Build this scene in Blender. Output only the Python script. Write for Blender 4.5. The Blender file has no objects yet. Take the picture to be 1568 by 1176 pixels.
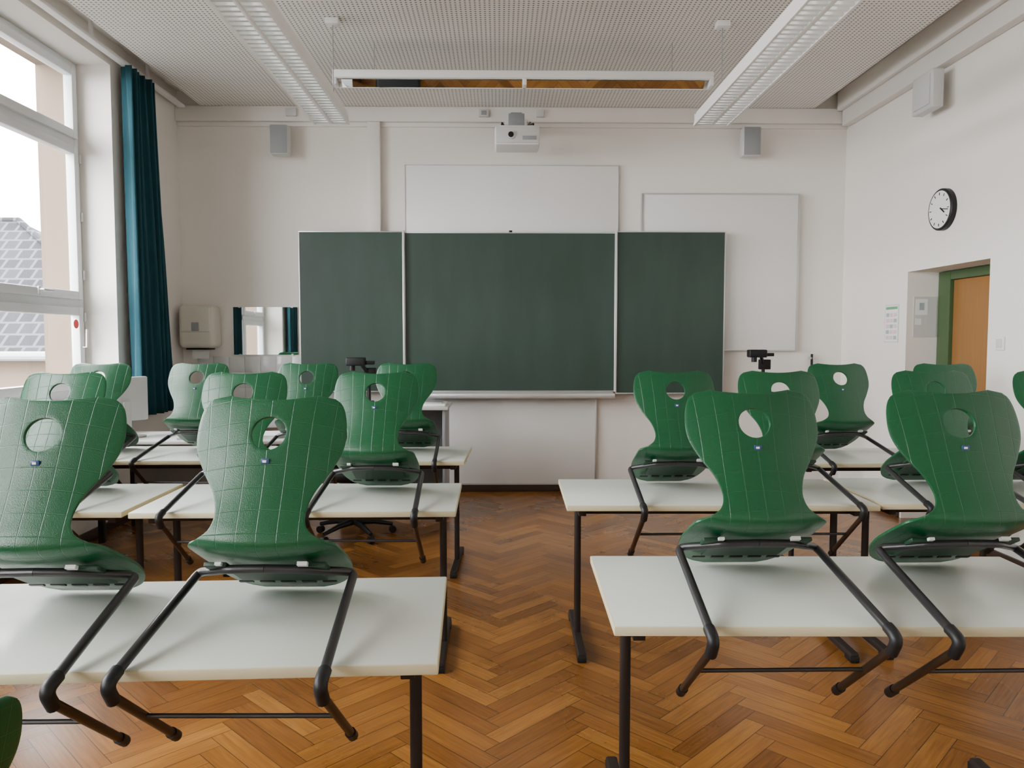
import bpy, bmesh, math, random
from mathutils import Vector, Matrix
random.seed(7)
scene=bpy.context.scene

# ------------------------------------------------------------ materials
def new_mat(name):
    m=bpy.data.materials.new(name); m.use_nodes=True
    nt=m.node_tree; b=nt.nodes['Principled BSDF']
    return m,nt,b
def N(nt,t,**kw):
    n=nt.nodes.new(t)
    for k,v in kw.items(): setattr(n,k,v)
    return n
def mat(name,col,rough=.5,metal=0,var=.06,vscale=3,bump=0,bscale=200,coat=0,spec=.5):
    m,nt,b=new_mat(name)
    tc=N(nt,'ShaderNodeTexCoord'); no=N(nt,'ShaderNodeTexNoise'); no.inputs['Scale'].default_value=vscale; no.inputs['Detail'].default_value=4
    nt.links.new(tc.outputs['Object'],no.inputs['Vector'])
    mx=N(nt,'ShaderNodeMix',data_type='RGBA')
    mx.inputs[6].default_value=(*[c*(1-var) for c in col],1); mx.inputs[7].default_value=(*[min(1,c*(1+var)) for c in col],1)
    nt.links.new(no.outputs['Fac'],mx.inputs[0]); nt.links.new(mx.outputs[2],b.inputs['Base Color'])
    b.inputs['Roughness'].default_value=rough; b.inputs['Metallic'].default_value=metal
    b.inputs['Coat Weight'].default_value=coat; b.inputs['Specular IOR Level'].default_value=spec
    if bump:
        n2=N(nt,'ShaderNodeTexNoise'); n2.inputs['Scale'].default_value=bscale; n2.inputs['Detail'].default_value=3
        nt.links.new(tc.outputs['Object'],n2.inputs['Vector'])
        bp=N(nt,'ShaderNodeBump'); bp.inputs['Strength'].default_value=bump; bp.inputs['Distance'].default_value=.002
        nt.links.new(n2.outputs['Fac'],bp.inputs['Height']); nt.links.new(bp.outputs['Normal'],b.inputs['Normal'])
    return m
def math_n(nt,op,a,b=None,c=None):
    n=N(nt,'ShaderNodeMath',operation=op)
    for i,v in enumerate((a,b,c)):
        if v is None: continue
        if isinstance(v,(int,float)): n.inputs[i].default_value=v
        else: nt.links.new(v,n.inputs[i])
    return n.outputs[0]

M_wall=mat('wall_paint',(.81,.772,.722),.9,var=.03,vscale=1.2,bump=.25,bscale=90)
M_trim=mat('trim_paint',(.77,.735,.69),.6,var=.02)
M_white=mat('white_paint',(.80,.79,.77),.45,var=.02)
M_frame=mat('window_pvc',(.74,.76,.78),.35,var=.02)
M_ext=mat('exterior_render',(.16,.115,.08),.9,var=.05)
M_board_w=mat('whiteboard_enamel',(.80,.795,.78),.25,var=.01)
M_alu=mat('aluminium',(.62,.62,.62),.35,metal=.8,var=.03)
M_mirror_alu=mat('polished_louvre',(.88,.90,.90),.35,metal=.6,var=.02)
M_grey=mat('grey_plastic',(.27,.28,.29),.5,var=.03)
M_lgrey=mat('light_grey_plastic',(.60,.60,.59),.5,var=.03)
M_black=mat('black_plastic',(.010,.010,.011),.45,var=.1,spec=.3)
M_tube=mat('steel_tube_dark',(.016,.015,.016),.34,var=.1,vscale=20,spec=.5)
M_brown=mat('steel_tube_brown',(.030,.018,.011),.42,var=.1,vscale=20,spec=.4)
M_leg=mat('desk_leg_lacquer',(.024,.017,.014),.6,var=.1,vscale=20,spec=.2)
M_top=mat('desk_laminate',(.60,.63,.57),.28,var=.03,vscale=5)
M_edge=mat('desk_edge_band',(.56,.51,.33),.5,var=.03)
M_base=mat('dark_baseboard',(.04,.02,.012),.5,var=.15)
M_doorfr=mat('green_door_frame',(.045,.085,.03),.4,var=.04)
M_paper=mat('paper',(.82,.82,.80),.8,var=.02)
M_print=mat('printed_text',(.35,.42,.43),.8,var=.2,vscale=60)
M_printg=mat('printed_green',(.14,.35,.16),.8,var=.2,vscale=60)
M_pinkp=mat('printed_pink',(.72,.52,.56),.8,var=.1,vscale=60)
M_red=mat('red_sticker',(.6,.01,.01),.5)
M_blue=mat('blue_label',(.02,.05,.15),.4)
M_cream=mat('cream_plastic',(.66,.64,.55),.4,var=.02)
M_dgreen=mat('dark_green_plastic',(.001,.026,.009),.5,var=.1)
M_tile=mat('white_tile',(.70,.71,.71),.2,var=.02)
M_clockf=mat('clock_face',(.82,.82,.80),.4,var=.01)
M_tubeglow=mat('fluorescent_tube_glass',(.85,.86,.84),.3,var=.01)
_b=M_tubeglow.node_tree.nodes['Principled BSDF']; _b.inputs['Emission Color'].default_value=(1,.98,.94,1); _b.inputs['Emission Strength'].default_value=1.2  # glow added to tubes that are switched off, to brighten the louvres
M_ground=mat('ground_asphalt',(.05,.05,.05),.9)

def shell_mat():
    m,nt,b=new_mat('green_shell_plastic')
    b.inputs['Base Color'].default_value=(.0008,.070,.022,1); b.inputs['Roughness'].default_value=.30; b.inputs['Specular IOR Level'].default_value=.5
    uv=N(nt,'ShaderNodeUVMap'); uv.uv_map='UVMap'; sp=N(nt,'ShaderNodeSeparateXYZ'); nt.links.new(uv.outputs[0],sp.inputs[0])
    x2=math_n(nt,'MULTIPLY',sp.outputs[0],sp.outputs[0])
    sv=math_n(nt,'ADD',sp.outputs[1],math_n(nt,'MULTIPLY',x2,-.9))
    sy=math_n(nt,'ADD',math_n(nt,'POWER',math_n(nt,'ABSOLUTE',math_n(nt,'SUBTRACT',sp.outputs[1],.33)),2),.85)
    xu=math_n(nt,'DIVIDE',sp.outputs[0],sy)
    def lines(v,sc,w):
        f=math_n(nt,'FRACT',math_n(nt,'ADD',math_n(nt,'DIVIDE',v,sc),100.5))
        d=math_n(nt,'ABSOLUTE',math_n(nt,'SUBTRACT',f,.5))
        return math_n(nt,'SMOOTH_MIN',math_n(nt,'DIVIDE',d,w),1.0,.1)
    h=math_n(nt,'MINIMUM',lines(xu,.060,.028),lines(sv,.060,.028))
    tc=N(nt,'ShaderNodeTexCoord'); no=N(nt,'ShaderNodeTexNoise'); no.inputs['Scale'].default_value=420; no.inputs['Detail'].default_value=1
    nt.links.new(tc.outputs['Object'],no.inputs['Vector'])
    b1=N(nt,'ShaderNodeBump'); b1.inputs['Strength'].default_value=.45; b1.inputs['Distance'].default_value=.0012
    nt.links.new(no.outputs['Fac'],b1.inputs['Height'])
    b2=N(nt,'ShaderNodeBump'); b2.inputs['Strength'].default_value=.55; b2.inputs['Distance'].default_value=.0012
    nt.links.new(h,b2.inputs['Height']); nt.links.new(b1.outputs[0],b2.inputs['Normal']); nt.links.new(b2.outputs[0],b.inputs['Normal'])
    return m
M_shell=shell_mat()

def chalkboard():
    m,nt,b=new_mat('green_chalkboard')
    tc=N(nt,'ShaderNodeTexCoord'); mp=N(nt,'ShaderNodeMapping'); mp.inputs['Scale'].default_value=(2.2,1,.5)
    nt.links.new(tc.outputs['Object'],mp.inputs[0])
    no=N(nt,'ShaderNodeTexNoise'); no.inputs['Scale'].default_value=2.5; no.inputs['Detail'].default_value=6; nt.links.new(mp.outputs[0],no.inputs['Vector'])
    r=N(nt,'ShaderNodeValToRGB'); r.color_ramp.elements[0].position=.3; r.color_ramp.elements[1].position=.75
    r.color_ramp.elements[0].color=(.023,.046,.034,1); r.color_ramp.elements[1].color=(.034,.061,.048,1)
    nt.links.new(no.outputs['Fac'],r.inputs[0]); nt.links.new(r.outputs[0],b.inputs['Base Color'])
    b.inputs['Roughness'].default_value=.38; b.inputs['Specular IOR Level'].default_value=.4
    return m
M_chalk=chalkboard()

def perforated():
    m,nt,b=new_mat('perforated_ceiling')
    tc=N(nt,'ShaderNodeTexCoord'); sp=N(nt,'ShaderNodeSeparateXYZ'); nt.links.new(tc.outputs['Object'],sp.inputs[0])
    s=.032
    fx=math_n(nt,'SUBTRACT',math_n(nt,'FRACT',math_n(nt,'DIVIDE',math_n(nt,'ADD',sp.outputs[0],50),s)),.5)
    fy=math_n(nt,'SUBTRACT',math_n(nt,'FRACT',math_n(nt,'DIVIDE',math_n(nt,'ADD',sp.outputs[1],50),s)),.5)
    d=math_n(nt,'SQRT',math_n(nt,'ADD',math_n(nt,'MULTIPLY',fx,fx),math_n(nt,'MULTIPLY',fy,fy)))
    k=math_n(nt,'LESS_THAN',d,.22)
    mx=N(nt,'ShaderNodeMix',data_type='RGBA'); mx.inputs[6].default_value=(.80,.775,.73,1); mx.inputs[7].default_value=(.18,.17,.16,1)
    nt.links.new(k,mx.inputs[0]); nt.links.new(mx.outputs[2],b.inputs['Base Color']); b.inputs['Roughness'].default_value=.9
    return m
M_perf=perforated()

def wood(name,c1,c2,axis=2):
    m,nt,b=new_mat(name)
    tc=N(nt,'ShaderNodeTexCoord'); mp=N(nt,'ShaderNodeMapping'); sc=[18,18,18]; sc[axis]=1.2; mp.inputs['Scale'].default_value=sc
    nt.links.new(tc.outputs['Object'],mp.inputs[0])
    no=N(nt,'ShaderNodeTexNoise'); no.inputs['Scale'].default_value=2; no.inputs['Detail'].default_value=6; nt.links.new(mp.outputs[0],no.inputs['Vector'])
    mx=N(nt,'ShaderNodeMix',data_type='RGBA'); mx.inputs[6].default_value=(*c1,1); mx.inputs[7].default_value=(*c2,1)
    nt.links.new(no.outputs['Fac'],mx.inputs[0]); nt.links.new(mx.outputs[2],b.inputs['Base Color']); b.inputs['Roughness'].default_value=.4
    return m
M_door=wood('oak_door',(.23,.10,.025),(.32,.15,.045))

PW,PL=.08,.48
def parquet():
    m,nt,b=new_mat('herringbone_parquet')
    uv=N(nt,'ShaderNodeUVMap'); uv.uv_map='UVMap'
    at=N(nt,'ShaderNodeAttribute'); at.attribute_name='plank'
    sa=N(nt,'ShaderNodeSeparateColor'); nt.links.new(at.outputs['Color'],sa.inputs[0])
    sp=N(nt,'ShaderNodeSeparateXYZ'); nt.links.new(uv.outputs[0],sp.inputs[0])
    cx=N(nt,'ShaderNodeCombineXYZ')
    nt.links.new(math_n(nt,'MULTIPLY',sp.outputs[0],4),cx.inputs[0]); nt.links.new(math_n(nt,'MULTIPLY',sp.outputs[1],70),cx.inputs[1])
    nt.links.new(math_n(nt,'MULTIPLY',sa.outputs[1],50),cx.inputs[2])
    no=N(nt,'ShaderNodeTexNoise'); no.inputs['Scale'].default_value=1.5; no.inputs['Detail'].default_value=5; nt.links.new(cx.outputs[0],no.inputs['Vector'])
    r=N(nt,'ShaderNodeValToRGB'); e=r.color_ramp.elements
    e[0].position=0; e[0].color=(.115,.038,.006,1); e[1].position=1; e[1].color=(.42,.190,.040,1)
    x=e.new(.5); x.color=(.25,.098,.017,1)
    f=math_n(nt,'ADD',math_n(nt,'MULTIPLY',sa.outputs[0],.50),math_n(nt,'MULTIPLY',math_n(nt,'SUBTRACT',no.outputs['Fac'],.24),.85))
    nt.links.new(f,r.inputs[0])
    tc=N(nt,'ShaderNodeTexCoord'); n3=N(nt,'ShaderNodeTexNoise'); n3.inputs['Scale'].default_value=1.3; n3.inputs['Detail'].default_value=6; nt.links.new(tc.outputs['Object'],n3.inputs['Vector'])
    dk=math_n(nt,'MULTIPLY_ADD',n3.outputs['Fac'],1.1,.45)
    ev=math_n(nt,'MINIMUM',sp.outputs[1],math_n(nt,'SUBTRACT',PW,sp.outputs[1]))
    eu=math_n(nt,'MINIMUM',sp.outputs[0],math_n(nt,'SUBTRACT',PL,sp.outputs[0]))
    ed=math_n(nt,'MINIMUM',ev,eu); g=math_n(nt,'GREATER_THAN',ed,.0014)
    gg=math_n(nt,'MULTIPLY_ADD',g,.78,.22)
    k=math_n(nt,'MULTIPLY',gg,dk)
    vm=N(nt,'ShaderNodeVectorMath',operation='SCALE'); nt.links.new(r.outputs[0],vm.inputs[0]); nt.links.new(k,vm.inputs['Scale'])
    nt.links.new(vm.outputs[0],b.inputs['Base Color'])
    nt.links.new(math_n(nt,'MULTIPLY_ADD',n3.outputs['Fac'],.25,.16),b.inputs['Roughness'])
    bp=N(nt,'ShaderNodeBump'); bp.inputs['Strength'].default_value=.3; bp.inputs['Distance'].default_value=.002
    hh=math_n(nt,'ADD',math_n(nt,'MULTIPLY',g,1.0),math_n(nt,'MULTIPLY',no.outputs['Fac'],.15))
    nt.links.new(hh,bp.inputs['Height']); nt.links.new(bp.outputs[0],b.inputs['Normal'])
    return m
M_floor=parquet()

def rooftile():
    m,nt,b=new_mat('roof_tiles')
    tc=N(nt,'ShaderNodeTexCoord')
    sp=N(nt,'ShaderNodeSeparateXYZ'); nt.links.new(tc.outputs['Object'],sp.inputs[0])
    cb=N(nt,'ShaderNodeCombineXYZ'); nt.links.new(sp.outputs[0],cb.inputs[0]); nt.links.new(math_n(nt,'MULTIPLY',sp.outputs[2],1.6),cb.inputs[1])
    br=N(nt,'ShaderNodeTexBrick'); br.inputs['Scale'].default_value=1; br.inputs['Brick Width'].default_value=.30; br.inputs['Row Height'].default_value=.36; br.inputs['Mortar Size'].default_value=.03
    br.inputs['Color1'].default_value=(.022,.022,.026,1); br.inputs['Color2'].default_value=(.032,.032,.037,1); br.inputs['Mortar'].default_value=(.07,.07,.075,1)
    nt.links.new(cb.outputs[0],br.inputs[0]); nt.links.new(br.outputs[0],b.inputs['Base Color']); b.inputs['Roughness'].default_value=.9; b.inputs['Specular IOR Level'].default_value=.1
    return m
M_roof=rooftile()
M_curtain=mat('teal_curtain_fabric',(.0015,.050,.068),.85,var=.15,vscale=8,bump=.3,bscale=600)
def glass():
    m,nt,b=new_mat('window_glass'); nt.nodes.remove(b)
    t=N(nt,'ShaderNodeBsdfTransparent'); g=N(nt,'ShaderNodeBsdfGlossy'); g.inputs['Roughness'].default_value=.02
    mx=N(nt,'ShaderNodeMixShader'); mx.inputs[0].default_value=.04
    nt.links.new(t.outputs[0],mx.inputs[1]); nt.links.new(g.outputs[0],mx.inputs[2]); nt.links.new(mx.outputs[0],nt.nodes['Material Output'].inputs[0])
    return m
M_glass=glass()
def mirror():
    m,nt,b=new_mat('mirror_silver'); b.inputs['Metallic'].default_value=1; b.inputs['Roughness'].default_value=.02; b.inputs['Base Color'].default_value=(.86,.9,.89,1)
    return m
M_mirror=mirror()

# ------------------------------------------------------------ mesh builder
class MB:
    def __init__(s,bm=None,mats=None): s.bm=bm or bmesh.new(); s.m=mats or []
    def mi(s,mt):
        if mt not in s.m: s.m.append(mt)
        return s.m.index(mt)
    def box(s,x0,x1,y0,y1,z0,z1,mt,bev=0,M=None,seg=2):
        r=bmesh.ops.create_cube(s.bm,size=1,matrix=Matrix.Translation(((x0+x1)/2,(y0+y1)/2,(z0+z1)/2))@Matrix.Diagonal((x1-x0,y1-y0,z1-z0,1)))
        vs=r['verts']; i=s.mi(mt)
        fs=set(f for v in vs for f in v.link_faces)
        for f in fs: f.material_index=i
        if bev:
            es=list(set(e for v in vs for e in v.link_edges))
            q=bmesh.ops.bevel(s.bm,geom=es,offset=bev,segments=seg,affect='EDGES',profile=.5)
            vs=list(set([v for v in q['verts']]+[v for v in vs if v.is_valid]))
            for v in vs:
                if v.is_valid:
                    for f in v.link_faces: f.material_index=i
        if M is not None: bmesh.ops.transform(s.bm,matrix=M,verts=[v for v in vs if v.is_valid])
        return [v for v in vs if v.is_valid]
    def quad(s,pts,mt):
        f=s.bm.faces.new([s.bm.verts.new(p) for p in pts]); f.material_index=s.mi(mt); return f
    def tube(s,pts,r,mt,seg=10,cap=True):
        pts=[Vector(p) for p in pts]; n=len(pts); i=s.mi(mt)
        rs=r if isinstance(r,(list,tuple)) else [r]*n
        T=[]
        for k in range(n):
            a=pts[max(0,k-1)]; b=pts[min(n-1,k+1)]; T.append((b-a).normalized())
        up=Vector((0,0,1)) if abs(T[0].z)<.9 else Vector((1,0,0))
        u=T[0].cross(up).normalized(); rings=[]
        for k in range(n):
            u=(u-T[k]*u.dot(T[k])).normalized(); v=T[k].cross(u)
            rings.append([s.bm.verts.new(pts[k]+(u*math.cos(2*math.pi*j/seg)+v*math.sin(2*math.pi*j/seg))*rs[k]) for j in range(seg)])
        for k in range(n-1):
            for j in range(seg):
                f=s.bm.faces.new((rings[k][j],rings[k][(j+1)%seg],rings[k+1][(j+1)%seg],rings[k+1][j])); f.material_index=i
        if cap:
            f=s.bm.faces.new(rings[0][::-1]); f.material_index=i
            f=s.bm.faces.new(rings[-1]); f.material_index=i
    def prism(s,poly,x0,x1,mt):
        a=[s.bm.verts.new((x0,p[0],p[1])) for p in poly]; b=[s.bm.verts.new((x1,p[0],p[1])) for p in poly]; i=s.mi(mt); n=len(poly)
        for f in [s.bm.faces.new(a[::-1]),s.bm.faces.new(b)]: f.material_index=i
        for k in range(n):
            f=s.bm.faces.new((a[k],a[(k+1)%n],b[(k+1)%n],b[k])); f.material_index=i
    def mesh(s,name,angle=35,recalc=True):
        if recalc: bmesh.ops.recalc_face_normals(s.bm,faces=s.bm.faces[:])
        me=bpy.data.meshes.new(name); s.bm.to_mesh(me); s.bm.free()
        for m in s.m: me.materials.append(m)
        for p in me.polygons: p.use_smooth=True
        me.set_sharp_from_angle(angle=math.radians(angle))
        return me
    def obj(s,name,loc=(0,0,0),rz=0,angle=35,recalc=True):
        return place(s.mesh(name,angle,recalc),name,loc,rz)
def place(me,name,loc=(0,0,0),rz=0,rx=0):
    o=bpy.data.objects.new(name,me); o.location=loc; o.rotation_euler=(rx,0,rz); scene.collection.objects.link(o); return o
def rounded(pts,d,n=6):
    pts=[Vector(p) for p in pts]; out=[pts[0]]
    for i in range(1,len(pts)-1):
        p=pts[i]; dd=d[i-1] if isinstance(d,(list,tuple)) else d
        a=p+(pts[i-1]-p).normalized()*dd; b=p+(pts[i+1]-p).normalized()*dd
        for k in range(n+1):
            t=k/n; out.append(a*(1-t)**2+p*2*t*(1-t)+b*t*t)
    out.append(pts[-1]); return out

# ------------------------------------------------------------ room
XL,XR,YF,YB,ZC=-3.04,3.33,7.40,-2.2,3.82
bm=bmesh.new(); uvl=bm.loops.layers.uv.new('UVMap'); cl=bm.loops.layers.float_color.new('plank')
n=6; R=Matrix.Rotation(math.radians(45),2)
def plank(px,py,lx,ly,hor):
    cs=[(px,py),(px+lx,py),(px+lx,py+ly),(px,py+ly)]
    cen=R@Vector((px+lx/2,py+ly/2)); cen.y+=2.5
    if not(XL-.6<cen.x<XR+.9 and YB-.5<cen.y<YF+.5): return
    vs=[]
    for c in cs:
        q=R@Vector(c); vs.append(bm.verts.new((q.x,q.y+2.5,0)))
    f=bm.faces.new(vs); col=(random.random(),random.random(),0,1)
    uvs=[(0,0),(PL,0),(PL,PW),(0,PW)] if hor else [(0,0),(0,PW),(PL,PW),(PL,0)]
    for l,u in zip(f.loops,uvs): l[uvl].uv=u; l[cl]=col
S=140
for j in range(-S,S):
    for k in range(-S//6,S//6):
        x0=j+2*n*k
        if abs(x0)<S: plank(x0*PW,j*PW,PL,PW,True)
        c=j; y1=c-2*n+1+2*n*k
        if abs(y1)<S: plank(c*PW,y1*PW,PW,PL,False)
for co,no in [((XL-.02,0,0),(-1,0,0)),((XR+.36,0,0),(1,0,0)),((0,YF+.02,0),(0,1,0)),((0,YB-.02,0),(0,-1,0))]:
    bmesh.ops.bisect_plane(bm,geom=bm.verts[:]+bm.edges[:]+bm.faces[:],plane_co=co,plane_no=no,clear_outer=True)
for f in bm.faces:
    if f.normal.z<0: f.normal_flip()
b=MB(bm,[M_floor]); b.obj('floor',recalc=False)

b=MB(); b.box(XL-.6,XR+.5,YF,YF+.25,-.1,ZC+.1,M_wall); b.obj('wall_front')
b=MB(); b.box(XL-.6,XR+.5,YB-.25,YF+.25,ZC,ZC+.2,M_wall); b.obj('ceiling')
b=MB(); b.box(-2.80,2.99,YB+.05,7.36,3.67,3.80,M_perf); b.obj('ceiling_acoustic_panel')
ZW0,ZW1=.98,3.62
b=MB(); b.box(XL-.6,XR+.5,YB-.25,YB,-.1,ZC+.1,M_wall); b.obj('wall_back')
wins=[(4.0,6.15),(1.2,3.4),(-1.6,.6)]
b=MB()
ys=[YB]+[v for w in reversed(wins) for v in w]+[YF]
for i in range(0,len(ys),2):
    b.box(-3.33,XL,ys[i],ys[i+1],0,ZC,M_wall); b.box(-3.62,-3.33,ys[i],ys[i+1],-3,ZC+.1,M_ext)
for a,c in wins:
    b.box(-3.33,XL,a,c,0,ZW0,M_wall); b.box(-3.33,XL,a,c,ZW1,ZC,M_wall)
    b.box(-3.62,-3.33,a,c,-3,ZW0,M_ext); b.box(-3.62,-3.33,a,c,ZW1,ZC+.1,M_ext)
b.obj('wall_left')
b=MB()
b.box(XR,3.68,YB,5.17,0,ZC,M_wall); b.box(XR,3.68,6.22,YF,0,ZC,M_wall); b.box(XR,3.68,5.17,6.22,2.03,ZC,M_wall)
b.box(3.68,3.8,YB,YF,0,ZC,M_wall)
b.obj('wall_right')
b=MB()
b.box(3.58,3.66,6.05,6.215,0,2.025,M_doorfr,.006); b.box(3.58,3.66,5.175,5.27,0,2.025,M_doorfr,.006); b.box(3.58,3.66,5.27,6.05,1.955,2.025,M_doorfr,.006)
b.box(3.61,3.65,5.272,6.048,.005,1.953,M_door,.003)
b.tube(rounded([(3.61,5.36,1.03),(3.56,5.36,1.03),(3.56,5.48,1.03)],.02),.009,M_alu)
b.obj('door_1')
b=MB(); b.box(XL,XR,7.34,YF-.001,3.53,3.668,M_trim,.006); b.box(XL,XR,7.375,YF-.001,3.49,3.53,M_trim,.004); b.obj('trim_1')
b=MB(); b.box(3.25,XR-.001,YB,7.33,3.50,ZC-.001,M_trim,.008); b.box(3.20,3.25,YB,7.33,3.64,ZC-.001,M_trim,.008); b.obj('trim_2')
b=MB(); b.box(-1.245,-1.125,7.33,YF-.001,2.3,3.525,M_trim,.006); b.obj('trim_3')
b=MB(); b.box(XL,XR,7.375,YF-.001,0,.07,M_base,.004); b.obj('baseboard_front')
b=MB(); b.box(XR-.02,XR-.001,YB,5.15,0,.07,M_base,.004); b.box(XR-.02,XR-.001,6.24,7.37,0,.07,M_base,.004); b.obj('baseboard_right')
b=MB(); b.box(XL+.001,XL+.02,YB,7.37,0,.07,M_base,.004); b.obj('baseboard_left')

def portal(loc,rot,sx,sy):
    ld=bpy.data.lights.new('window_portal','AREA'); ld.shape='RECTANGLE'; ld.size=sx; ld.size_y=sy
    ld.cycles.is_portal=True
    lo=bpy.data.objects.new('window_portal',ld); lo.location=loc; lo.rotation_euler=rot; scene.collection.objects.link(lo)
for wi,(a,c) in enumerate(wins):
    b=MB(); X0,X1=-3.37,-3.30
    a2,c2=a+.002,c-.002; z0,z1=ZW0+.002,ZW1-.002
    b.box(X0,X1,a2,a2+.06,z0,z1,M_frame,.004); b.box(X0,X1,c2-.06,c2,z0,z1,M_frame,.004)
    b.box(X0,X1,a2+.06,c2-.06,z0,z0+.12,M_frame,.004); b.box(X0,X1,a2+.06,c2-.06,z1-.06,z1,M_frame,.004)
    b.box(X0,X1,a2+.06,c2-.06,1.72,1.80,M_frame,.004); b.box(X0,X1,a2+.06,c2-.06,2.96,3.04,M_frame,.004)
    ym=a+.9
    b.box(X0,X1,ym-.035,ym+.035,z0+.12,z1-.06,M_frame,.004)
    for (s0,s1) in ((a2+.05,ym-.025),(ym+.025,c2-.05)):
        for (q0,q1) in ((z0+.11,1.73),(1.79,2.97),(3.03,z1-.05)):
            w=.065; xs0,xs1=-3.345,-3.275
            b.box(xs0,xs1,s0,s0+w,q0,q1,M_frame,.008); b.box(xs0,xs1,s1-w,s1,q0,q1,M_frame,.008)
            b.box(xs0,xs1,s0+w,s1-w,q0,q0+w,M_frame,.008); b.box(xs0,xs1,s0+w,s1-w,q1-w,q1,M_frame,.008)
            b.box(-3.325,-3.315,s0+w,s1-w,q0+w,q1-w,M_glass)
        hy=(s0+s1)/2
        b.box(-3.275,-3.262,hy-.015,hy+.015,1.80,1.86,M_frame,.004); b.tube([(-3.262,hy,1.835),(-3.24,hy,1.835),(-3.235,hy+.11,1.835)],.009,M_alu)
    b.tube([(-3.27,c-.09,1.42),(-3.24,c-.09,1.42),(-3.235,c-.09,1.56)],.009,M_alu)
    for zz in (1.2,1.62,1.95,2.4,2.85): b.tube([(-3.272,c-.045,zz),(-3.272,c-.045,zz+.07)],.009,M_alu)
    if wi==0: b.tube([(-3.275,5.98,1.60),(-3.273,5.98,1.60)],.035,M_red,24)
    b.box(-3.30,XL+.06,a+.003,c-.003,ZW0+.001,ZW0+.03,M_white,.005)
    b.obj('window_%d'%(wi+1))
    portal((-3.5,(a+c)/2,(ZW0+ZW1)/2),(0,-math.pi/2,0),ZW1-ZW0,c-a)

def curtain(name,y0t,y1t,y0b,y1b,zt,zb,x=-2.955):
    b=MB(); nu,nv=120,24; V=[]
    for j in range(nv+1):
        t=j/nv; z=zt+(zb-zt)*t; row=[]
        for i in range(nu+1):
            u=i/nu; ya=y0t+(y0b-y0t)*t; yb=y1t+(y1b-y1t)*t
            ph=u*2*math.pi*6+.6*math.sin(t*3+u*5)
            amp=.042+.014*math.sin(u*11+t*2)
            row.append(b.bm.verts.new((x+amp*math.sin(ph)+.01*math.sin(3*ph+t*4)*t,ya+(yb-ya)*u+.008*math.cos(ph*2),z)))
        V.append(row)
    for j in range(nv):
        for i in range(nu):
            b.bm.faces.new((V[j][i],V[j][i+1],V[j+1][i+1],V[j+1][i])).material_index=b.mi(M_curtain)
    o=b.obj(name,angle=180,recalc=False); sm=o.modifiers.new('t','SOLIDIFY'); sm.thickness=.003; return o
curtain('curtain',6.17,6.66,6.17,6.90,3.63,.85,-2.935)
curtain('curtain',3.45,3.92,3.44,3.95,3.63,.93)
b=MB(); b.box(-2.985,-2.925,YB+.1,7.3,3.635,3.66,M_white,.004)
for y in [i*.9-1.5 for i in range(10)]: b.box(-2.965,-2.945,y,y+.03,3.66,ZC-.001,M_white)
b.obj('curtain_rail')

# ------------------------------------------------------------ front wall items
b=MB()
def bpanel(x0,x1,y,z0,z1,mt=M_chalk):
    b.box(x0+.010,x1-.010,y,y+.025,z0+.010,z1-.010,mt)
    f=M_alu
    b.box(x0,x1,y-.004,y+.029,z1-.010,z1,f,.002); b.box(x0,x1,y-.004,y+.029,z0,z0+.010,f,.002)
    b.box(x0,x0+.010,y-.004,y+.029,z0+.0102,z1-.0102,f,.002); b.box(x1-.010,x1,y-.004,y+.029,z0+.0102,z1-.0102,f,.002)
bpanel(-.895,1.095,7.24,.985,2.485)
bpanel(-1.875,-.90,7.225,.985,2.49); bpanel(1.10,2.13,7.225,.965,2.495)
b.box(-.903,-.889,7.20,7.235,.985,2.50,M_lgrey,.003); b.box(1.088,1.102,7.20,7.235,.985,2.50,M_lgrey,.003)
b.box(-.80,1.08,7.13,7.27,.93,.945,M_alu,.003); b.box(-.80,1.08,7.12,7.13,.93,.975,M_alu,.003); b.box(-.80,1.08,7.24,7.27,.945,.984,M_alu)
b.box(.09,.12,7.222,7.245,2.485,2.50,M_black)
for x in (-.78,.93): b.box(x,x+.09,7.27,7.36,1.0,2.3,M_lgrey,.006)
b.obj('chalkboard')
b=MB(); b.box(-.895,1.13,7.368,7.392,2.2,3.13,M_board_w,.003); b.box(-.90,1.135,7.362,7.396,3.13,3.138,M_lgrey,.002)
b.box(1.128,1.135,7.362,7.396,2.2,3.13,M_lgrey,.002); b.box(-.900,-.893,7.362,7.396,2.2,3.13,M_lgrey,.002)
b.obj('projection_whiteboard')
b=MB(); b.box(1.365,2.86,7.35,7.385,1.38,2.86,M_board_w,.004)
for x0,x1,z0,z1 in ((1.355,1.368,1.37,2.87),(2.857,2.870,1.37,2.87),(1.368,2.857,1.37,1.383),(1.368,2.857,2.857,2.87)): b.box(x0,x1,7.34,7.395,z0,z1,M_alu,.002)
b.obj('whiteboard')
b=MB(); b.box(-.9,.925,7.365,7.374,.075,.915,M_board_w,.002); b.box(.925,.94,7.36,7.374,.075,.93,M_alu,.002); b.box(-.9,.925,7.36,7.3745,.071,.085,M_alu); b.obj('cupboard_panel')
b=MB(); b.box(-2.55,-1.94,7.385,7.396,1.335,1.79,M_mirror)
for x in (-2.5,-2.0):
    for z in (1.333,1.788): b.box(x,x+.02,7.38,7.398,z-.004,z+.008,M_alu)
b.obj('wall_mirror')
b=MB()
for i in range(10):
    for j in range(3): b.box(-2.9+i*.15,-2.752+i*.15,7.39,7.399,.87+j*.15,1.018+j*.15,M_tile,.002)
b.obj('wall_tiles')
b=MB()
b.box(-2.5,-1.98,7.0,7.385,.80,.84,M_tile,.015); b.box(-2.44,-2.04,7.05,7.33,.66,.80,M_tile,.03)
b.tube(rounded([(-2.24,7.38,1.0),(-2.24,7.26,1.02),(-2.24,7.2,.98)],.03),.012,M_alu); b.obj('wash_basin')
b=MB()
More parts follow.
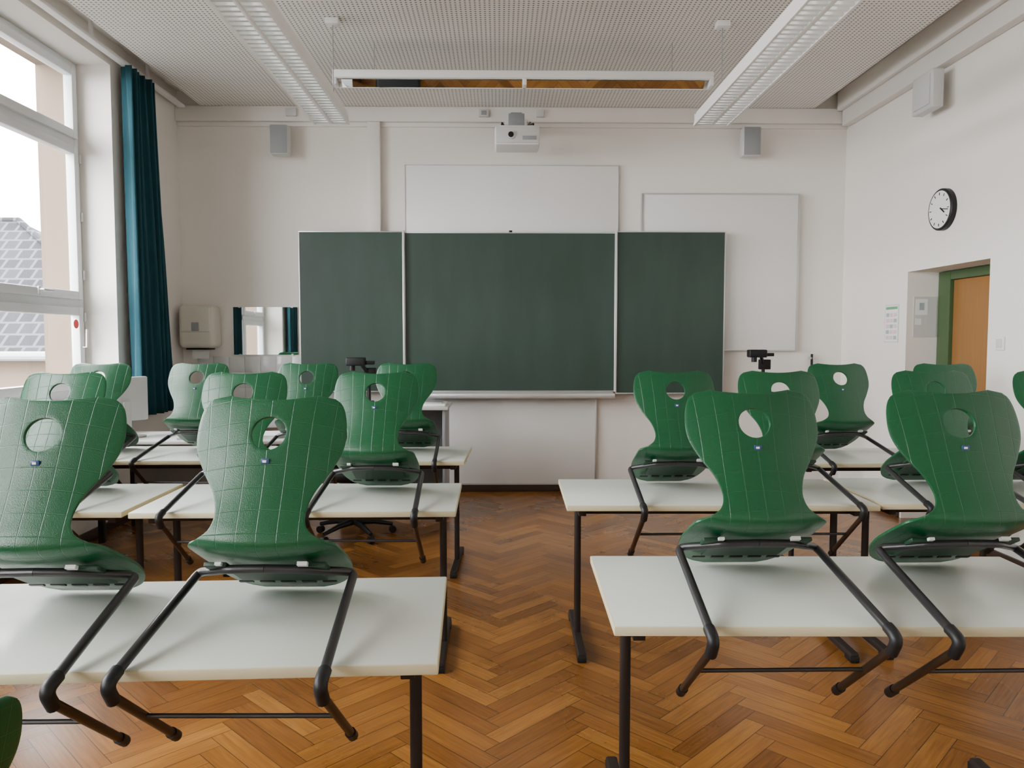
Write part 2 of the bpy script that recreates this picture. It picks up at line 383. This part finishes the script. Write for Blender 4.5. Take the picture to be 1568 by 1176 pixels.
b.box(-2.99,-2.66,7.17,7.395,1.40,1.80,M_cream,.045,seg=4)
b.box(-2.96,-2.69,7.155,7.18,1.55,1.78,M_cream,.012,seg=4)
b.box(-2.86,-2.79,7.148,7.165,1.56,1.64,M_grey,.006); b.box(-2.93,-2.72,7.2,7.36,1.385,1.402,M_black,.003)
b.box(-2.90,-2.74,7.26,7.268,1.30,1.385,M_paper)
b.obj('paper_towel_dispenser')

def speaker(name,cx,cy,cz):
    b=MB(); w,h,d=.17,.27,.12
    b.box(-w/2,w/2,-d/2,d/2,-h/2,h/2,M_lgrey,.015,seg=3)
    b.box(-w/2+.008,w/2-.008,-d/2-.006,-d/2+.002,-h/2+.008,h/2-.008,M_grey,.003)
    b.box(-.015,.015,d/2,d/2+.05,-.05,.05,M_lgrey,.003); b.box(-.04,.04,d/2+.045,d/2+.055,-.07,.12,M_lgrey,.002)
    b.tube([(0,d/2+.04,.10),(-.02,d/2,.15),(0,d/2+.05,.17)],.004,M_black,6)
    return b.obj(name,(cx,cy,cz))
speaker('loudspeaker',-2.04,7.27,3.33); speaker('loudspeaker',2.36,7.27,3.33)
b=MB(); b.box(3.16,3.248,5.64,5.92,3.18,3.46,M_lgrey,.012,seg=3); b.box(3.152,3.162,5.67,5.89,3.21,3.43,M_lgrey,.004)
b.obj('alarm_loudspeaker')
b=MB()
b.box(-.04,.35,6.72,7.02,3.165,3.325,M_white,.018,seg=3)
b.box(-.03,.34,6.708,6.722,3.18,3.31,M_lgrey,.004)
b.tube([(.10,6.73,3.245),(.10,6.695,3.245)],.036,M_lgrey,24); b.tube([(.10,6.697,3.245),(.10,6.69,3.245)],.024,M_black,24)
b.box(.20,.32,6.70,6.71,3.205,3.235,M_grey,.002)
b.box(.0,.31,6.76,6.98,3.328,3.34,M_white,.003)
b.box(.08,.22,6.82,6.90,3.34,3.46,M_grey,.006); b.box(.10,.20,6.86,7.34,3.42,3.48,M_grey,.004); b.box(.05,.26,7.325,7.339,3.38,3.55,M_white,.003)
b.tube(rounded([(.05,6.9,3.33),(.02,6.95,3.42),(.06,7.1,3.40),(.02,7.32,3.50)],.03),.008,M_black,6)
b.tube(rounded([(.28,6.9,3.33),(.31,6.95,3.41),(.25,7.1,3.42),(.29,7.32,3.52)],.03),.008,M_black,6)
b.obj('ceiling_projector')
b=MB(); b.box(-.19,-.10,7.31,7.338,3.57,3.64,M_lgrey,.004); b.box(-.17,-.12,7.305,7.312,3.585,3.625,M_grey,.002); b.box(.35,.42,7.31,7.338,3.57,3.64,M_lgrey,.004); b.box(-2.0,-1.9,7.31,7.338,3.57,3.64,M_lgrey,.004); b.obj('wall_socket')

b=MB(); C=Vector((XR-.001,5.725,2.45))
b.tube([C,C+Vector((-.035,0,0))],.155,M_black,48); b.tube([C+Vector((-.035,0,0)),C+Vector((-.042,0,0))],[.155,.148],M_black,48)
b.tube([C+Vector((-.0421,0,0)),C+Vector((-.0425,0,0))],.138,M_clockf,48)
for h in range(12):
    a=h*math.pi/6; L=.125
    p=C+Vector((-.044,math.sin(a)*L,math.cos(a)*L)); q=C+Vector((-.044,math.sin(a)*(L-.02),math.cos(a)*(L-.02)))
    b.tube([p,q],.003,M_black,6)
for a,L,w in ((math.radians(-113),.075,.005),(math.radians(-97),.115,.0035)):
    b.tube([C+Vector((-.046,-math.sin(a)*-.02,-math.cos(a)*.02)),C+Vector((-.046,math.sin(a)*L,math.cos(a)*L))],w,M_black,6)
b.obj('wall_clock')
b=MB(); b.box(XR-.004,XR-.001,6.34,6.565,1.455,1.775,M_lgrey)
b.box(XR-.0058,XR-.004,6.36,6.545,1.735,1.757,M_printg)
b.box(XR-.0045,XR-.0035,6.35,6.555,1.465,1.765,M_paper)
for i in range(5):
    for j in range(3): b.box(XR-.0058,XR-.004,6.365+j*.062,6.415+j*.062,1.48+i*.048,1.512+i*.048,M_pinkp if (i+j)%3 else M_print)
b.obj('notice_poster')
b=MB(); b.box(3.385,3.575,6.216,6.219,1.50,1.83,M_lgrey); b.box(3.40,3.50,6.2145,6.216,1.68,1.81,M_paper); b.box(3.43,3.47,6.2135,6.2145,1.72,1.78,M_print); b.box(3.40,3.45,6.2145,6.216,1.60,1.65,M_paper); b.obj('notice_board')
b=MB(); b.box(XR-.012,XR-.001,4.985,5.07,1.41,1.50,M_white,.003); b.box(XR-.018,XR-.012,5.0,5.055,1.425,1.485,M_lgrey,.003); b.obj('light_switch')
b=MB(); b.tube([(3.03,7.37,.9),(3.03,7.37,1.34)],.012,M_black,8); b.box(3.0,3.06,7.36,7.39,1.29,1.31,M_alu,.002); b.obj('chalkboard_pointer')
b=MB(); b.tube([(2.95,7.385,.5),(2.95,7.385,1.0)],.008,M_lgrey,8); b.box(2.88,2.99,7.36,7.395,.95,1.06,M_white,.004); b.obj('cable_duct')

# ------------------------------------------------------------ lamps
def lamp(cx,name='fluorescent_pendant_lamp',y0=.9,y1=5.5,z=2.99,w=.25):
    b=MB(); h=w/2
    b.box(cx-h+.03,cx+h-.03,y0,y1,z+.085,z+.10,M_white,.004)
    for s in (-1,1):
        P=[(cx+s*h,z),(cx+s*(h-.022),z+.10),(cx+s*(h-.028),z+.10),(cx+s*(h-.014),z)]
        a=[b.bm.verts.new((p[0],y0,p[1])) for p in P]; c=[b.bm.verts.new((p[0],y1,p[1])) for p in P]
        for f in [a,c[::-1]]: b.bm.faces.new(f).material_index=b.mi(M_white)
        for k in range(4): b.bm.faces.new((a[k],c[k],c[(k+1)%4],a[(k+1)%4])).material_index=b.mi(M_white)
        b.tube([(cx+s*.058,y0+.03,z+.060),(cx+s*.058,y1-.03,z+.060)],.013,M_tubeglow,8)
    b.box(cx-.014,cx+.014,y0+.02,y1-.02,z+.002,z+.080,M_white,.002)
    for yy in (y0,y1-.012): b.box(cx-h+.008,cx+h-.008,yy,yy+.012,z+.001,z+.085,M_white,.003)
    for sx in (-1,1):
        c0=cx+sx*.0625; yy=y0+.05
        while yy<y1-.03:
            P=[(yy-.011,z+.003),(yy+.011,z+.003),(yy+.002,z+.030),(yy-.002,z+.030)]
            b.prism(P,c0-.048,c0+.048,M_mirror_alu); yy+=.055
    for yy in (y1-.12,y1-2.3,y0+.1):
        xx=cx+.04
        b.tube([(xx,yy,z+.10),(xx,yy,3.63)],.0035,M_grey,6); b.box(xx-.045,xx+.045,yy-.04,yy+.04,3.625,3.668,M_white,.006)
    b.obj(name)
lamp(-1.18); lamp(1.50)
b=MB()
x0,x1,yb=-1.22,1.58,5.72
b.box(x0,x1,yb,yb+.09,3.395,3.45,M_white,.006)
b.prism([(yb-.002,3.392),(yb+.16,3.45),(yb+.16,3.445),(yb+.004,3.387)],x0,x1,M_white)
b.prism([(yb+.02,3.385),(yb+.085,3.385),(yb+.085,3.345),(yb+.072,3.345)],x0+.06,x1-.06,M_mirror)
for xx in (x0,(x0+x1)/2-.01,x1-.03): b.box(xx,xx+.03,yb-.003,yb+.09,3.345,3.394,M_white,.003)
b.box(x0,x1,yb+.085,yb+.092,3.345,3.392,M_white,.002)
b.tube([(x0+.07,yb+.045,3.377),(x1-.07,yb+.045,3.377)],.007,M_lgrey,10)
for xx in (x0+.3,x1-.3): b.tube([(xx,yb+.05,3.45),(xx,yb+.05,3.669)],.0025,M_grey,6)
b.obj('chalkboard_lamp')

# ------------------------------------------------------------ chair mesh
K=[(.374,.575,.120,.022,.008),(.370,.567,.163,.026,.008),(.360,.547,.187,.030,.004),(.337,.500,.198,.034,0),(.313,.445,.194,.034,0),
(.289,.390,.166,.028,0),(.264,.340,.130,.018,0),(.238,.292,.115,.012,0),(.216,.252,.126,.016,.004),(.208,.222,.160,.026,.010),
(.232,.195,.188,.024,.020),(.286,.164,.194,.015,.025),(.350,.128,.196,.012,.027),(.410,.095,.195,.012,.025),(.470,.060,.186,.010,.018),
(.520,.031,.160,.005,.010),(.545,.016,.125,0,.004),(.553,.010,.085,0,0)]
def cr(t):
    m=len(K)-1; f=min(max(t,0),m-1e-6); i=int(f); f-=i
    g=lambda k:K[min(max(k,0),m)]
    p0,p1,p2,p3=g(i-1),g(i),g(i+1),g(i+2)
    return [.5*((2*p1[q])+(-p0[q]+p2[q])*f+(2*p0[q]-5*p1[q]+4*p2[q]-p3[q])*f*f+(-p0[q]+3*p1[q]-3*p2[q]+p3[q])*f**3) for q in range(5)]
tab=[]; s=0; prev=None
for k in range(1001):
    t=k/1000*(len(K)-1); c=cr(t)
    if prev: s+=math.hypot(c[0]-prev[0],c[1]-prev[1])
    tab.append((s,t)); prev=c
SL=s
def s2t(s):
    lo,hi=0,1000
    while hi-lo>1:
        mid=(lo+hi)//2
        if tab[mid][0]<=s: lo=mid
        else: hi=mid
    a,b_=tab[lo],tab[hi]; f=(s-a[0])/max(1e-9,b_[0]-a[0]); return a[1]+(b_[1]-a[1])*f
def SP(x,s):
    c=cr(s2t(min(max(s,0),SL))); t=x/max(c[2],.01); return Vector((x,c[0]+c[3]*t*t,c[1]+c[4]*t*t))
bm=bmesh.new(); uvl=bm.loops.layers.uv.new('UVMap')
NX,NS=40,84; HS,HR=.094,.046
grid=[]; par={}
for j in range(NS+1):
    s=SL*j/NS; w=cr(s2t(s))[2]; row=[]
    for i in range(NX+1):
        x=w*(2*i/NX-1); v=bm.verts.new((0,0,0)); par[v]=[x,s]; row.append(v)
    grid.append(row)
for j in range(NS):
    for i in range(NX):
        q=(grid[j][i],grid[j][i+1],grid[j+1][i+1],grid[j+1][i])
        cx=sum(par[v][0] for v in q)/4; cs=sum(par[v][1] for v in q)/4
        if math.hypot(cx,cs-HS)<HR: continue
        bm.faces.new(q)
for v in list(par):
    if not v.link_faces: bm.verts.remove(v); del par[v]
for v in par:
    x,s=par[v]; d=math.hypot(x,s-HS)
    if v.is_boundary and d<HR*1.5: par[v]=[x/d*HR,HS+(s-HS)/d*HR]
for v in par: v.co=SP(*par[v])
for f in bm.faces:
    for l in f.loops: l[uvl].uv=par[l.vert]
me=bpy.data.meshes.new('tmp'); bm.to_mesh(me); bm.free()
to=bpy.data.objects.new('tmp',me); scene.collection.objects.link(to)
sm=to.modifiers.new('s','SOLIDIFY'); sm.thickness=.010; sm.offset=0
bv=to.modifiers.new('b','BEVEL'); bv.width=.003; bv.segments=2; bv.limit_method='ANGLE'; bv.angle_limit=math.radians(60)
dg=bpy.context.evaluated_depsgraph_get(); me2=bpy.data.meshes.new_from_object(to.evaluated_get(dg))
bpy.data.objects.remove(to)
bm=bmesh.new(); bm.from_mesh(me2)
for f in bm.faces: f.material_index=0
b=MB(bm,[M_shell])
for s in (-1,1):
    pts=rounded([(s*.229,-.050,.004),(s*.212,.380,.104),(s*.165,.335,.120),(s*.10,.285,.140),(0,.280,.143)],[.03,.02,.02])
    b.tube(pts,.0120,M_tube,12)
    b.tube(rounded([(s*.229,-.03,.009),(s*.229,-.080,-.003),(s*.229,-.050,-.050)],.028),.0155,M_black,12)
    b.tube([(s*.229,-.065,-.030),(s*.229,.235,-.275)],.0110,M_brown,12)
    b.tube([(s*.229,.222,-.265),(s*.229,.252,-.289)],.0145,M_black,12)
b.tube([(-.229,.08,-.149),(.229,.08,-.149)],.006,M_tube,8)
def onseat(y): return .164-(y-.286)*.56
al=math.atan(-.56)
def plate(x0,x1,y,dy,off,th,mt,bev=0):
    Mx=Matrix.Translation((0,y,onseat(y)-.0065-off))@Matrix.Rotation(al,4,'X')
    b.box(x0,x1,-dy/2,dy/2,-th/2,th/2,mt,bev,M=Mx)
plate(-.12,.12,.40,.13,.003,.006,M_dgreen)
for k in range(-2,3): plate(k*.06-.02,k*.06+.02,.485,.014,.002,.004,M_black)
for s in (-1,1): plate(s*.13-.03,s*.13+.03,.30,.05,.006,.012,M_dgreen,.003)
plate(.090,.116,.262,.016,.010,.010,M_lgrey); plate(-.122,-.106,.262,.014,.010,.008,M_lgrey)
p=SP(0,.168); b.box(-.011,.011,p.y-.0095,p.y-.0045,p.z-.007,p.z+.007,M_blue,.001); b.box(-.006,.004,p.y-.0105,p.y-.009,p.z-.003,p.z+.003,M_paper)
chair_me=b.mesh('school_chair',40,recalc=True)

# ------------------------------------------------------------ desk mesh
DW,DD,DH=1.40,.65,.74
def desk_mesh():
    b=MB()
    vs=b.box(-DW/2,DW/2,0,DD,-.026,0,M_edge,.004)
    b.bm.normal_update(); ti=b.mi(M_top)
    for f in set(f for v in vs for f in v.link_faces):
        if abs(f.normal.z)>.99: f.material_index=ti
    for y in (.10,.53): b.box(-DW/2+.09,DW/2-.09,y,y+.03,-.060,-.0265,M_leg,.002)
    for s in (-1,1):
        x=s*(DW/2-.075)
        b.box(x-.017,x+.017,.06,DD-.05,-.062,-.0265,M_leg,.003)
        b.tube([(x,.317,-DH+.04),(x,.317,-.060)],.0165,M_leg,16)
        b.box(x-.02,x+.02,.05,DD-.02,-DH+.012,-DH+.045,M_leg,.008,seg=3)
        for y in (.08,DD-.05): b.box(x-.021,x+.021,y-.035,y+.035,-DH+.001,-DH+.030,M_black,.004)
        b.tube([(s*(DW/2-.01),.3,-.045),(s*(DW/2-.045),.3,-.045)],.006,M_leg,8)
    b.box(-DW/2+.09,DW/2-.09,.31,.33,-.10,-.062,M_leg,.003)
    return b.mesh('student_desk')
desk_me=desk_mesh()
def row(cx,cy,rot,chairs):
    rz=math.radians(rot); place(desk_me,'student_desk',(cx,cy,DH),rz)
    for (x,yaw) in chairs:
        lx=x-cx; px=cx+math.cos(rz)*lx; py=cy+math.sin(rz)*lx
        place(chair_me,'school_chair',(px,py,DH+.001),rz+math.radians(yaw))
row(-.84,1.680,2.2,[(-1.19,-2),(-.615,-3)])
row(.995,1.912,-1.3,[(.758,1.5),(1.365,1.5)])
row(-.89,3.26,.5,[(-1.20,0),(-.59,-1.5)])
row(-2.325,3.27,.3,[(-2.07,-2),(-2.66,2)])
row(1.0,3.355,-1,[(.86,2),(1.365,1)])
row(2.425,3.37,-.5,[(2.135,0),(2.74,0)])
row(-.915,4.64,-2.0,[(-.62,0),(-1.255,2)])
row(-2.33,4.67,0,[(-1.99,-3),(-2.60,2)])
row(2.50,4.50,0,[(2.19,3),(2.85,-2)])
place(chair_me,'school_chair',(-1.085,1.36,.083),math.radians(60),math.radians(38))

# ------------------------------------------------------------ teacher's corner
b=MB(); b.box(-2.95,-1.55,5.5,6.1,.725,.75,M_lgrey,.004)
for x in (-2.9,-1.6):
    for y in (5.55,6.05): b.box(x-.02,x+.02,y-.02,y+.02,0,.725,M_tube,.003)
b.box(-2.88,-1.62,6.02,6.04,.35,.72,M_grey,.002); b.obj('teacher_desk')
b=MB(); Mx=Matrix.Translation((-2.80,5.72,0))@Matrix.Rotation(math.radians(60),4,'Z')
b.box(-.19,.19,-.02,.02,.87,1.20,M_lgrey,.01,M=Mx); b.box(-.175,.175,.02,.024,.89,1.185,M_black,.002,M=Mx)
b.box(-.03,.03,-.05,-.02,.80,1.02,M_lgrey,.006,M=Mx); b.box(-.10,.10,-.12,.08,.751,.768,M_lgrey,.006,M=Mx); b.box(-.028,.028,-.05,-.02,.76,.82,M_lgrey,.004,M=Mx); b.obj('computer_monitor')
b=MB(); b.box(-2.35,-1.95,5.56,5.70,.751,.77,M_grey,.005)
for i in range(13):
    for j in range(4): b.box(-2.34+i*.03,-2.316+i*.03,5.57+j*.03,5.594+j*.03,.77,.777,M_white,.002)
b.obj('computer_keyboard')
b=MB()
for i in range(4): b.box(-1.85,-1.64,5.62,5.92,.751+i*.006,.756+i*.006,M_paper,0,M=Matrix.Translation((-1.75,5.77,0))@Matrix.Rotation(.08*i,4,'Z')@Matrix.Translation((1.75,-5.77,0)))
b.obj('paper_stack')
b=MB(); b.box(-1.35,-.42,6.2,6.75,.905,.93,M_lgrey,.005)
for x in (-1.32,-.47): b.box(x,x+.025,6.24,6.72,.08,.905,M_grey,.003)
b.box(-1.295,-.47,6.24,6.72,.45,.47,M_grey); b.box(-1.295,-.47,6.24,6.72,.12,.14,M_grey); b.box(-1.295,-.47,6.70,6.72,.14,.905,M_grey)
for x in (-1.30,-.45):
    for y in (6.28,6.68): b.tube([(x-.012,y,.04),(x+.012,y,.04)],.04,M_black,16)
b.obj('media_cart')
b=MB(); b.box(-.68,-.45,6.27,6.58,.931,.95,M_paper,.002); b.box(-.66,-.48,6.30,6.52,.95,.965,M_alu,.003); b.obj('paper_tray')
def doccam(name,x,y,z):
    b=MB(); b.box(-.10,.10,-.12,.12,0,.03,M_black,.01,seg=3)
    b.tube(rounded([(.06,.08,.03),(.06,.08,.26),(.0,-.02,.36)],.04),.016,M_black,10)
    b.box(-.11,.05,-.06,.03,.33,.40,M_black,.012,seg=3); b.tube([(-.06,-.03,.335),(-.06,-.03,.29)],.024,M_black,16)
    b.box(.03,.12,-.03,.03,.34,.37,M_black,.004); b.box(.02,.12,.05,.10,.22,.31,M_black,.006)
    return b.obj(name,(x,y,z))
doccam('document_camera',-1.17,6.42,.931)
b=MB(); b.box(2.05,2.62,6.55,7.0,.965,.99,M_lgrey,.004)
for x in (2.08,2.57):
    b.box(x,x+.025,6.75,6.79,.04,.965,M_tube,.003); b.box(x,x+.025,6.56,6.99,.0,.04,M_tube,.006)
b.box(2.105,2.57,6.76,6.78,.5,.54,M_tube,.003); b.obj('side_table')
doccam('document_camera',2.32,6.78,.991)
b=MB(); cx,cy=-1.1,5.72
for k in range(5):
    a=k*2*math.pi/5+.3; dx,dy=math.cos(a),math.sin(a)
    b.tube([(cx,cy,.11),(cx+dx*.15,cy+dy*.15,.10),(cx+dx*.29,cy+dy*.29,.07)],[.025,.02,.014],M_black,10)
    b.tube([(cx+dx*.29-dy*.02,cy+dy*.29+dx*.02,.028),(cx+dx*.29+dy*.02,cy+dy*.29-dx*.02,.028)],.027,M_black,14)
b.tube([(cx,cy,.09),(cx,cy,.44)],.025,M_tube,12)
b.box(cx-.24,cx+.24,cy-.23,cy+.23,.44,.51,M_black,.03,seg=4); b.box(cx-.02,cx+.02,cy+.2,cy+.26,.42,.75,M_tube,.006)
b.box(cx-.2,cx+.2,cy+.22,cy+.28,.62,.98,M_black,.028,seg=4); b.obj('office_chair')

# ------------------------------------------------------------ outside
b=MB()
EZ,RZ=1.30,4.1
b.box(-26,-6.4,14.4,20,-6,EZ,M_ext)
A=(-27,14,EZ-.1);B=(-6,14,EZ-.1);Cc=(-6,20.4,EZ-.1);D=(-27,20.4,EZ-.1);E=(-27,17.2,RZ);F=(-10.6,17.2,RZ)
b.quad([A,B,F,E],M_roof); b.quad([Cc,D,E,F],M_roof)
f=b.bm.faces.new([b.bm.verts.new(p) for p in (B,Cc,F)]); f.material_index=b.mi(M_roof)
b.tube([(-27,13.95,EZ-.12),(-5.95,13.95,EZ-.12)],.09,M_grey,10)
b.tube([B,F],.07,M_roof,8); b.tube([F,E],.07,M_roof,8)
b.obj('neighbouring_house')
b=MB(); b.quad([(-60,-40,-6),(60,-40,-6),(60,60,-6),(-60,60,-6)],M_ground); b.obj('ground')

# ------------------------------------------------------------ world + camera
w=bpy.data.worlds.new('overcast_sky'); scene.world=w; w.use_nodes=True; nt=w.node_tree; bg=nt.nodes['Background']
tc=N(nt,'ShaderNodeTexCoord'); no=N(nt,'ShaderNodeTexNoise'); no.inputs['Scale'].default_value=2
nt.links.new(tc.outputs['Generated'],no.inputs['Vector'])
mx=N(nt,'ShaderNodeMix',data_type='RGBA'); mx.inputs[6].default_value=(.92,.96,1,1); mx.inputs[7].default_value=(1,.99,.97,1)
nt.links.new(no.outputs['Fac'],mx.inputs[0]); nt.links.new(mx.outputs[2],bg.inputs[0]); bg.inputs[1].default_value=30.0

cd=bpy.data.cameras.new('camera'); cam=bpy.data.objects.new('camera',cd); scene.collection.objects.link(cam); scene.camera=cam
cam.location=(0,0,1.48); cd.sensor_width=36; cd.lens=1170/1568*36; cd.clip_start=.05; cd.clip_end=300
cam.rotation_euler=(math.radians(90-3.33),0,math.radians(-.93))
